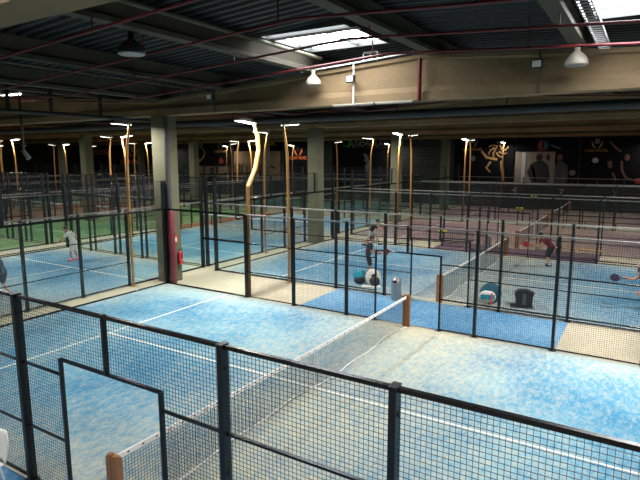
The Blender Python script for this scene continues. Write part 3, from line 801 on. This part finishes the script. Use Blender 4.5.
# cyan backpack
root = empty('backpack', (-3.55, 9.05, 0), R(25), 'cyan sports backpack standing on the second blue court behind the fence', 'bag')
bm = bmesh.new(); ball(bm, (0, 0, .28), .3, (.85, .5, .95), 20, 14)
for v in bm.verts:
    if v.co.z < .03: v.co.z = .03
finish(bm, 'body', M_['cyan'], root, True)
bm = bmesh.new(); ball(bm, (0, -.1, .16), .2, (1.1, .5, .75), 16, 10); finish(bm, 'front_pocket', M_['bagblack'], root, True)
bm = bmesh.new(); tube(bm, [(-.2, .1, .1), (-.26, .16, .3), (-.14, .12, .5)], .022, 8); tube(bm, [(.2, .1, .1), (.26, .16, .3), (.14, .12, .5)], .022, 8); finish(bm, 'shoulder_strap', M_['bagblack'], root)
# white bag with black front
root = empty('racket_bag', (-2.95, 9.0, 0), R(25), 'round white racket bag with a black front beside the cyan backpack', 'bag')
bm = bmesh.new(); ball(bm, (0, 0, .34), .32, (.95, .4, 1.0), 20, 14); finish(bm, 'body', M_['bagwhite'], root, True)
bm = bmesh.new(); ball(bm, (.06, -.12, .2), .22, (.9, .5, .9), 16, 10); ball(bm, (.02, -.1, .4), .09, (1, .6, 1.2), 12, 8); finish(bm, 'front_pocket', M_['bagblack'], root, True)
bm = bmesh.new(); box(bm, -.42, .3, -.32, .0, .0, .03); finish(bm, 'flap', M_['bagwhite'], root)
# teal round bag
root = empty('racket_bag', (1.5, 8.75, 0), R(20), 'round teal and white racket bag near the net of the second blue court', 'bag')
bm = bmesh.new(); ball(bm, (.04, .05, .36), .36, (1, .42, 1), 22, 14); finish(bm, 'body', M_['teal'], root, True)
bm = bmesh.new(); ball(bm, (-.08, -.1, .27), .27, (1.05, .35, .8), 18, 12); finish(bm, 'front_pocket', M_['bagwhite'], root, True)
bm = bmesh.new(); box(bm, -.30, .14, -.215, -.17, .2, .36); bmesh.ops.bevel(bm, geom=bm.edges[:], offset=.02, segments=2); finish(bm, 'front_panel', M_['cyan'], root)
bm = bmesh.new(); box(bm, .02, .07, -.24, -.21, .02, .42); finish(bm, 'strap', M_['pink'], root)
# black bag
root = empty('gear_bag', (2.55, 9.0, 0), R(15), 'black upright gear bag with a grey stripe on the second blue court', 'bag')
bm = bmesh.new(); prism(bm, [(-.24, .03), (.24, .03), (.28, .42), (.32, .5), (.12, .58), (-.16, .58), (-.3, .48), (-.26, .3)], -.14, .14); bmesh.ops.recalc_face_normals(bm, faces=bm.faces[:]); bmesh.ops.bevel(bm, geom=bm.edges[:], offset=.03, segments=2); finish(bm, 'body', M_['bagblack'], root)
bm = bmesh.new(); box(bm, -.04, .06, -.16, -.13, .1, .46); finish(bm, 'stripe', M_['greyprint'], root)
bm = bmesh.new(); box(bm, -.42, .3, -.3, .2, 0, .035); finish(bm, 'base_flap', M_['bagblack'], root)
# steel bins
for loc, lab in (((-1.36, 7.55, 0), 'steel domed litter bin standing in the aisle in front of the second blue court'), ((-1.27, 19.4, 0), 'steel domed litter bin in the aisle between blue and purple courts')):
    root = empty('litter_bin', loc, 0, lab, 'litter bin')
    bm = bmesh.new(); lathe(bm, [(0, 0), (.165, 0), (.17, .02), (.17, .58), (.175, .6), (.17, .62)], n=28); finish(bm, 'body', M_['steel'], root, True)
    bm = bmesh.new(); lathe(bm, [(.172, .62), (.165, .68), (.14, .75), (.09, .8), (.03, .825), (0, .83)], n=28); finish(bm, 'dome_lid', M_['steel'], root, True)
    bm = bmesh.new(); box(bm, -.07, .07, -.172, -.13, .64, .72); finish(bm, 'flap', M_['bagblack'], root)
# benches
for loc, L_, lab in (((2.0, 19.2, 0), 2.1, 'low wooden bench in the aisle behind the second blue court'), ((2.1, 31.3, 0), 2.2, 'low wooden bench in the aisle between the purple courts'), ((-3.9, 19.3, 0), 1.9, 'dark low bench in the aisle left of the domed bin')):
    root = empty('bench', loc, 0, lab, 'bench')
    bm = bmesh.new()
    for yy in (-.16, .02): box(bm, 0, L_, yy, yy+.15, .41, .45)
    finish(bm, 'seat', M_['benchw'] if 'wooden' in lab else M_['bagblack'], root)
    for xx in (.15, L_-.2):
        bm = bmesh.new(); box(bm, xx, xx+.05, -.14, -.09, 0, .41); box(bm, xx, xx+.05, .09, .14, 0, .41); box(bm, xx, xx+.05, -.09, .09, .05, .09); finish(bm, 'leg', M_['black'], root)
# yellow ribbons on fence posts
for (x, y, z, lab) in ((-3.92, 20.0, .72, 'yellow and green tie on the fence post left of the purple net'), (-1.8, 30.1, 1.25, 'small yellow tie on a fence post before the far purple court'), (-3.0, 42.3, 1.25, 'small yellow tie on the fence below the number 7')):
    root = empty('ribbon_tie', (x, y, z), 0, lab, 'ribbon')
    bm = bmesh.new(); ball(bm, (-.14, -.1, 0), .14, (1, .4, .6), 10, 8); ball(bm, (.14, -.1, 0), .14, (1, .4, .6), 10, 8); finish(bm, 'bow', M_['yellow'], root, True)
    bm = bmesh.new(); ball(bm, (0, -.12, .02), .07, (1, .6, 1), 8, 6); box(bm, -.03, .03, -.1, -.02, -.2, 0); finish(bm, 'knot', M_['greenp'], root, True)
# fire-hose like brown rack beyond
# white moulded chair at the lower left outside the near fence
root = empty('plastic_chair', (-2.2, -5.5, 0), R(-90), 'white moulded plastic chair outside the near fence at the lower left edge', 'chair')

# ------------------------------------------------------------ people
def capsule_chain(bm, pts, rads, n=14):
    for i in range(len(pts)-1):
        a, b = Vector(pts[i]), Vector(pts[i+1])
        tube(bm, [a, b], [rads[i], rads[i+1]], n)
    for p, r in zip(pts, rads): ball(bm, p, r, (1, 1, 1), n, 8)

def remesh(o, vox, smooth=4):
    md = o.modifiers.new('remesh', 'REMESH'); md.mode = 'VOXEL'; md.voxel_size = vox; md.use_smooth_shade = True
    if smooth:
        s = o.modifiers.new('smooth', 'SMOOTH'); s.factor = .5; s.iterations = smooth
    dg = bpy.context.evaluated_depsgraph_get(); me = bpy.data.meshes.new_from_object(o.evaluated_get(dg))
    old = o.data; ms = list(old.materials); o.modifiers.clear(); o.data = me
    me.materials.clear()
    for m in ms: me.materials.append(m)
    for p in me.polygons: p.use_smooth = True; p.material_index = 0

def person(name_label, loc, rz, J, top, bottom, hair, shoe, sleeve=.45, scale=1.0, sock=None):
    """J joints in local metres, x forward, y left, z up"""
    root = empty('person', loc, rz, name_label, 'person'); root.scale = (scale,)*3
    V = {k_: Vector(v) for k_, v in J.items()}
    up = (V['neck']-V['pelvis']).normalized()
    sh = (V['sL']-V['sR']).normalized()
    hp = (V['hL']-V['hR']).normalized()
    bm = bmesh.new()
    chest = V['pelvis'].lerp(V['neck'], .72); belly = V['pelvis'].lerp(V['neck'], .35)
    for c, hw, r in ((V['pelvis'], .085, .105), (belly, .065, .105), (chest, .10, .115)):
        ax = hp if c is V['pelvis'] else sh
        capsule_chain(bm, [c-ax*hw, c+ax*hw], [r, r])
    for s in (-1, 1):
        capsule_chain(bm, [V['pelvis']+hp*.08*s, belly+sh*.06*s, chest+sh*.09*s], [.10, .10, .108])
    capsule_chain(bm, [V['sR'], V['neck']-up*.03, V['sL']], [.062, .06, .062])
    capsule_chain(bm, [V['neck']-up*.05, V['head']-up*.02], [.06, .052])
    face = V['face'].normalized(); hu = (V['head']-V['neck']).normalized(); side = hu.cross(face).normalized(); face = side.cross(hu).normalized()
    rot = Matrix((face, side, hu)).transposed()
    hc = V['head']+hu*.06
    ball(bm, hc, .1, (.98, .78, 1.18), 20, 14, rot)
    ball(bm, hc+rot @ Vector((.02, 0, -.065)), .062, (1.0, .9, .9), 14, 10, rot)
    ball(bm, hc+rot @ Vector((.1, 0, -.012)), .018, (1.1, .7, 1.5), 8, 6, rot)
    for s in (-1, 1): ball(bm, hc+rot @ Vector((-.005, s*.08, -.01)), .026, (.6, .4, 1.1), 8, 6, rot)
    ball(bm, hc+rot @ Vector((.082, 0, -.058)), .02, (.5, 1.3, .4), 8, 6, rot)
    for s, q in ((-1, 'R'), (1, 'L')):
        capsule_chain(bm, [V['s'+q], V['e'+q], V['w'+q]], [.052, .040, .027])
        capsule_chain(bm, [V['h'+q], V['h'+q].lerp(V['k'+q], .4), V['k'+q], V['k'+q].lerp(V['a'+q], .3), V['a'+q]], [.088, .078, .054, .056, .036])
        # hand: palm and five curled fingers
        d = (V['w'+q]-V['e'+q]).normalized(); pn = d.cross(Vector((0, 0, 1)) if abs(d.z) < .9 else Vector((1, 0, 0))).normalized(); sd = d.cross(pn).normalized()
        w_ = V['w'+q]; palm = w_+d*.05
        for i in range(4): capsule_chain(bm, [w_+d*.01+sd*(i-1.5)*.012, w_+d*.085+sd*(i-1.5)*.02], [.015, .012], 8)
        for i, fl_ in enumerate((.062, .074, .068, .052)):
            b0 = w_+d*.085+sd*(i-1.5)*.021; b1 = b0+(d*.75+pn*.45).normalized()*fl_*.5; b2 = b1+(d*.35+pn*.9).normalized()*fl_*.5
            capsule_chain(bm, [b0, b1, b2], [.0095, .009, .0075], 8)
        t0 = w_+d*.03-sd*.032; capsule_chain(bm, [t0, t0-sd*.022+d*.026+pn*.008, t0-sd*.02+d*.055+pn*.02], [.012, .011, .009], 8)
    o = finish(bm, 'body', M_['skin'], root); remesh(o, .011, 3)
    # hair
    bm = bmesh.new(); ball(bm, hc+rot @ Vector((-.018, 0, .025)), .108, (.98, .82, 1.1), 20, 14, rot)
    cutp = hc+rot @ Vector((.035, 0, 0)); cn = (rot @ Vector((.8, 0, -.62))).normalized()
    bmesh.ops.bisect_plane(bm, geom=bm.verts[:]+bm.edges[:]+bm.faces[:], plane_co=cutp, plane_no=cn, clear_outer=True)
    finish(bm, 'hair', M_[hair], root, True)
    bm = bmesh.new()
    for s in (-1, 1): ball(bm, hc+rot @ Vector((.088, s*.032, .012)), .0095, (1, 1, .7), 8, 6, rot)
    finish(bm, 'eyes', M_['eye'], root, True)
    # shirt
    bm = bmesh.new(); g = .022
    for c, hw, r in ((V['pelvis']+up*.03, .085, .108), (belly, .07, .11), (chest, .105, .12)):
        ax = hp if hw == .085 else sh
        capsule_chain(bm, [c-ax*hw, c+ax*hw], [r+g*.6, r+g*.6])
    for s in (-1, 1):
        capsule_chain(bm, [V['pelvis']+up*.02+hp*.08*s, belly+sh*.065*s, chest+sh*.095*s], [.115, .115, .125])
    capsule_chain(bm, [V['sR'], V['neck']-up*.06, V['sL']], [.076, .07, .076])
    for q in 'LR': capsule_chain(bm, [V['s'+q], V['s'+q].lerp(V['e'+q], sleeve*1.6 if sleeve < .6 else 1)], [.075, .062])
    o = finish(bm, 'shirt', M_[top], root); remesh(o, .016, 6)
    bm = bmesh.new()
    capsule_chain(bm, [V['pelvis']-hp*.09, V['pelvis']+hp*.09], [.118, .118])
    for q in 'LR': capsule_chain(bm, [V['h'+q], V['h'+q].lerp(V['k'+q], .45), V['h'+q].lerp(V['k'+q], .85)], [.112, .105, .098])
    o = finish(bm, 'shorts', M_[bottom], root); remesh(o, .016, 6)
    for q in 'LR':
        a = V['a'+q]; f = V['f'+q]-a; f.z = 0; f.normalize(); sdv = Vector((-f.y, f.x, 0))
        rt_ = Matrix((f, sdv, Vector((0, 0, 1)))).transposed()
        bm = bmesh.new(); base = a.copy(); base.z = a.z-.075
        ball(bm, base+f*.05+Vector((0, 0, .045)), .14, (1.0, .34, .36), 18, 12, rt_); ball(bm, base-f*.03+Vector((0, 0, .06)), .06, (1, .8, 1.1), 12, 8, rt_)
        for v in bm.verts:
            if v.co.z < base.z+.012: v.co.z = base.z+.012
        s_ = finish(bm, 'shoe', M_[shoe], root, True)
        bm = bmesh.new(); ball(bm, base+f*.05+Vector((0, 0, .012)), .142, (1.0, .35, .09), 18, 8, rt_); finish(bm, 'sole', M_['sole'], s_, True)
        if sock:
            bm = bmesh.new(); tube(bm, [a+Vector((0, 0, -.02)), a.lerp(V['k'+q], .18)], [.045, .048], 12); finish(bm, 'sock', M_[sock], root, True)
    return root

def racket(loc, handdir, normal, m, label, wrist_world):
    """loc = hand position in world, handdir = from grip to head"""
    d = Vector(handdir).normalized(); n = Vector(normal).normalized(); s = d.cross(n).normalized(); n = s.cross(d)
    root = empty('padel_racket', loc, 0, label, 'padel racket')
    rt_ = Matrix((d, s, n)).transposed().to_4x4()
    bm = bmesh.new()
    # rounded head with holes suggested by a ring of dimples
    N_ = 28; prof = []
    for i in range(N_):
        a = 2*PI*i/N_; prof.append((.33+.145*math.cos(a), .128*math.sin(a)*(1-.06*math.cos(a))))
    tv = [bm.verts.new((x, y, .018)) for x, y in prof]; bv = [bm.verts.new((x, y, -.018)) for x, y in prof]
    bm.faces.new(tv); bm.faces.new(bv[::-1])
    for i in range(N_): bm.faces.new((tv[i], bv[i], bv[(i+1) % N_], tv[(i+1) % N_]))
    bmesh.ops.bevel(bm, geom=[e for e in bm.edges if abs(e.verts[0].co.z-e.verts[1].co.z) < 1e-5], offset=.006, segments=2)
    bmesh.ops.transform(bm, matrix=rt_, verts=bm.verts[:]); finish(bm, 'face', M_[m], root)
    bm = bmesh.new()
    for i in range(-2, 3):
        for j in range(-2, 3):
            if i*i+j*j < 7: lathe(bm, [(0, -.0205), (.006, -.0205), (.006, .0205), (0, .0205)], (.33+i*.036, j*.036, 0), 8)
    bmesh.ops.transform(bm, matrix=rt_, verts=bm.verts[:]); finish(bm, 'hole', M_['darkprint'], root)
    bm = bmesh.new()
    for e in (-1, 1): tube(bm, [(.09, e*.012, 0), (.15, e*.035, 0), (.205, e*.075, 0)], .013, 8)
    bmesh.ops.transform(bm, matrix=rt_, verts=bm.verts[:]); finish(bm, 'throat', M_[m], root)
    bm = bmesh.new(); tube(bm, [(-.06, 0, 0), (.1, 0, 0)], .016, 10); lathe(bm, [(0, 0), (.02, 0), (.02, .01), (0, .01)], (0, 0, 0), 6)
    bmesh.ops.transform(bm, matrix=rt_, verts=bm.verts[:]); finish(bm, 'grip', M_['bagblack'], root)
    return root
def hand_world(root, J, q):
    M4 = Matrix.Translation(root.location) @ Matrix.Rotation(root.rotation_euler[2], 4, 'Z') @ Matrix.Diagonal((*root.scale, 1))
    d = (Vector(J['w'+q])-Vector(J['e'+q])).normalized()
    return M4 @ (Vector(J['w'+q])+d*.075), (M4.to_3x3() @ d).normalized()

IMG_LEFT = math.atan2(-.525, -.851); IMG_RIGHT = math.atan2(.525, .851)
# 1 white shirt player, leaning, arm with ball lowered ahead
J = dict(pelvis=(-.06, 0, .93), neck=(.12, 0, 1.40), head=(.20, 0, 1.50), face=(.8, 0, -.6), sL=(.10, .19, 1.35), sR=(.10, -.19, 1.35),
         eL=(.30, .24, 1.14), wL=(.52, .20, .98), eR=(-.1, -.30, 1.15), wR=(.02, -.36, .92), hL=(-.06, .10, .88), hR=(-.06, -.10, .88),
         kL=(.06, .13, .48), kR=(-.06, -.14, .48), aL=(.06, .15, .085), aR=(-.16, -.16, .085), fL=(.2, .15, 0), fR=(.0, -.16, 0))
p = person('player in white shirt and shorts with pink shoes on the left blue court', (-17.3, 6.0, .014), IMG_LEFT+R(8), J, 'tee_white', 'tee_white', 'hair', 'shoe_pink', sock='tee_white')
h, d = hand_world(p, J, 'L')
bm = bmesh.new(); ball(bm, (0, 0, 0), .034, (1, 1, 1), 16, 12); o = finish(bm, 'padel_ball', M_['yellow'], smooth=True); o.location = h+d*.03+Vector((0, 0, -.045)); tag(o, 'yellow ball held by the white clothed player', 'ball')
h, d = hand_world(p, J, 'R'); racket(h, d*.3+Vector((-.6, -.1, -.7)), (0, 1, 0), 'rk_dark', 'dark racket held low by the white clothed player', None)
# 2 navy player at the left edge
J2 = dict(pelvis=(-.10, 0, .90), neck=(.10, 0, 1.36), head=(.16, 0, 1.46), face=(.9, 0, -.4), sL=(.08, .19, 1.31), sR=(.08, -.19, 1.31),
          eL=(.26, .28, 1.10), wL=(.46, .18, 1.04), eR=(.2, -.30, 1.08), wR=(.42, -.22, 1.0), hL=(-.10, .10, .85), hR=(-.10, -.10, .85),
          kL=(.08, .16, .46), kR=(.02, -.18, .46), aL=(.0, .2, .085), aR=(-.14, -.22, .085), fL=(.2, .2, 0), fR=(.0, -.22, 0))
p = person('player in dark navy shirt and shorts cut by the left edge of the picture', (-13.6, .72, .014), IMG_LEFT, J2, 'cloth_navy', 'cloth_navy', 'hairblack', 'shoe_pink', scale=.98)
h, d = hand_world(p, J2, 'R'); racket(h, d+Vector((0, 0, .3)), (0, 1, .3), 'rk_dark', 'dark racket held forward by the navy clothed player', None)
# 3 front black player, side view facing right
J3 = dict(pelvis=(-.04, 0, .92), neck=(.05, 0, 1.40), head=(.09, 0, 1.50), face=(1, 0, -.2), sL=(.04, .19, 1.35), sR=(.04, -.19, 1.35),
          eL=(.10, .26, 1.10), wL=(.32, .14, 1.0), eR=(.06, -.26, 1.08), wR=(.30, -.20, .98), hL=(-.04, .10, .87), hR=(-.04, -.10, .87),
          kL=(.06, .12, .47), kR=(.04, -.12, .47), aL=(.0, .14, .085), aR=(.0, -.14, .085), fL=(.2, .16, 0), fR=(.2, -.14, 0))
p = person('player all in black standing side on with a red racket on the second blue court', (-3.85, 10.45, .014), IMG_RIGHT, J3, 'cloth_black', 'cloth_black', 'hair', 'shoe_dark')
h, d = hand_world(p, J3, 'R'); racket(h, Vector((.3, .2, .1)), (1, -1, .2), 'rk_red', 'red racket held by the player in black', None)
# 4 back player lunging
J4 = dict(pelvis=(-.15, 0, .82), neck=(.12, 0, 1.22), head=(.20, 0, 1.31), face=(.95, 0, -.3), sL=(.10, .19, 1.17), sR=(.10, -.19, 1.17),
          eL=(.24, .30, 1.0), wL=(.42, .2, 1.0), eR=(.2, -.30, .96), wR=(.42, -.22, .98), hL=(-.15, .10, .78), hR=(-.15, -.10, .78),
          kL=(.22, .14, .56), kR=(-.28, -.18, .42), aL=(.36, .16, .085), aR=(-.55, -.2, .11), fL=(.6, .16, 0), fR=(-.3, -.2, 0))
p = person('player in dark top and light grey shorts lunging behind the one in black', (-6.95, 17.2, .014), IMG_RIGHT, J4, 'cloth_black', 'cloth_grey', 'hairblack', 'shoe_dark', scale=1.0)
h, d = hand_world(p, J4, 'R'); racket(h, Vector((.2, .1, .2)), (1, -1, .2), 'rk_orange', 'orange racket held by the lunging player', None)
# 5 red and black shirt player facing left, leaning
J5 = dict(pelvis=(-.16, 0, .90), neck=(.20, 0, 1.30), head=(.30, 0, 1.38), face=(.95, 0, -.25), sL=(.17, .19, 1.25), sR=(.17, -.19, 1.25),
          eL=(.28, .24, 1.02), wL=(.50, .14, .96), eR=(.30, -.26, 1.0), wR=(.54, -.18, .93), hL=(-.16, .10, .85), hR=(-.16, -.10, .85),
          kL=(.04, .13, .47), kR=(-.04, -.15, .47), aL=(-.06, .15, .085), aR=(-.2, -.17, .085), fL=(.2, .15, 0), fR=(.0, -.17, 0))
p = person('player in dark red and black shirt crouching with a racket by the net', (2.15, 16.25, .014), IMG_LEFT, J5, 'cloth_red', 'cloth_black', 'hairblack', 'shoe_dark', sock='tee_white')
h, d = hand_world(p, J5, 'R'); racket(h, Vector((-.4, -.2, .1)), (1, -1, .3), 'rk_red', 'reddish racket held out by the player in dark red', None)
# 6 right edge player
J6 = dict(pelvis=(-.22, 0, .80), neck=(.14, 0, 1.22), head=(.22, 0, 1.31), face=(.95, 0, -.25), sL=(.11, .19, 1.17), sR=(.11, -.19, 1.17),
          eL=(.22, .26, .94), wL=(.36, .20, .74), eR=(.32, -.26, 1.04), wR=(.56, -.20, 1.08), hL=(-.22, .10, .76), hR=(-.22, -.10, .76),
          kL=(.08, .15, .46), kR=(.02, -.18, .46), aL=(-.08, .18, .085), aR=(-.24, -.22, .085), fL=(.2, .18, 0), fR=(.0, -.22, 0))
p = person('bare armed player in dark top cut by the right edge of the picture', (6.0, 10.15, .014), IMG_LEFT, J6, 'cloth_navy', 'cloth_grey', 'hair', 'shoe_dark', sleeve=.1)
h, d = hand_world(p, J6, 'R'); racket(h, Vector((-.85, -.5, .06)), (.3, -.8, .45), 'rk_dark', 'dark violet racket reaching in from the right edge', None)

# chair shape for the lower-left edge
root = bpy.data.objects['plastic_chair']
bm = bmesh.new()
def shell(bm, rows):
    prev = None
    for r_ in rows:
        v = [bm.verts.new(p) for p in r_]
        if prev:
            for i in range(len(v)-1): bm.faces.new((prev[i], prev[i+1], v[i+1], v[i]))
        prev = v
rows = []
for i in range(9):
    t = i/8; z = .46+.42*t; hw = .21*(1-.9*max(0, t-.6)**2*2.5); rows.append([(-.2-.1*t-.04*(1-(j/4-1)**2), (j/4-1)*hw, z) for j in range(9)])
shell(bm, rows)
o = finish(bm, 'backrest', M_['white'], root, True); md = o.modifiers.new('s', 'SOLIDIFY'); md.thickness = .02
bm = bmesh.new(); rows = []
for i in range(7): rows.append([(-.2+.44*i/6, (j/4-1)*(.2+.03*math.sin(i/6*PI)), .45-.02*math.sin(i/6*PI)) for j in range(9)])
shell(bm, rows); o = finish(bm, 'seat', M_['white'], root, True); md = o.modifiers.new('s', 'SOLIDIFY'); md.thickness = .02
for sx in (-1, 1):
    for sy in (-1, 1):
        bm = bmesh.new(); tube(bm, [(.02+sx*.17, sy*.16, .44), (.02+sx*.23, sy*.22, 0)], [.02, .014], 10); finish(bm, 'leg', M_['white'], root)
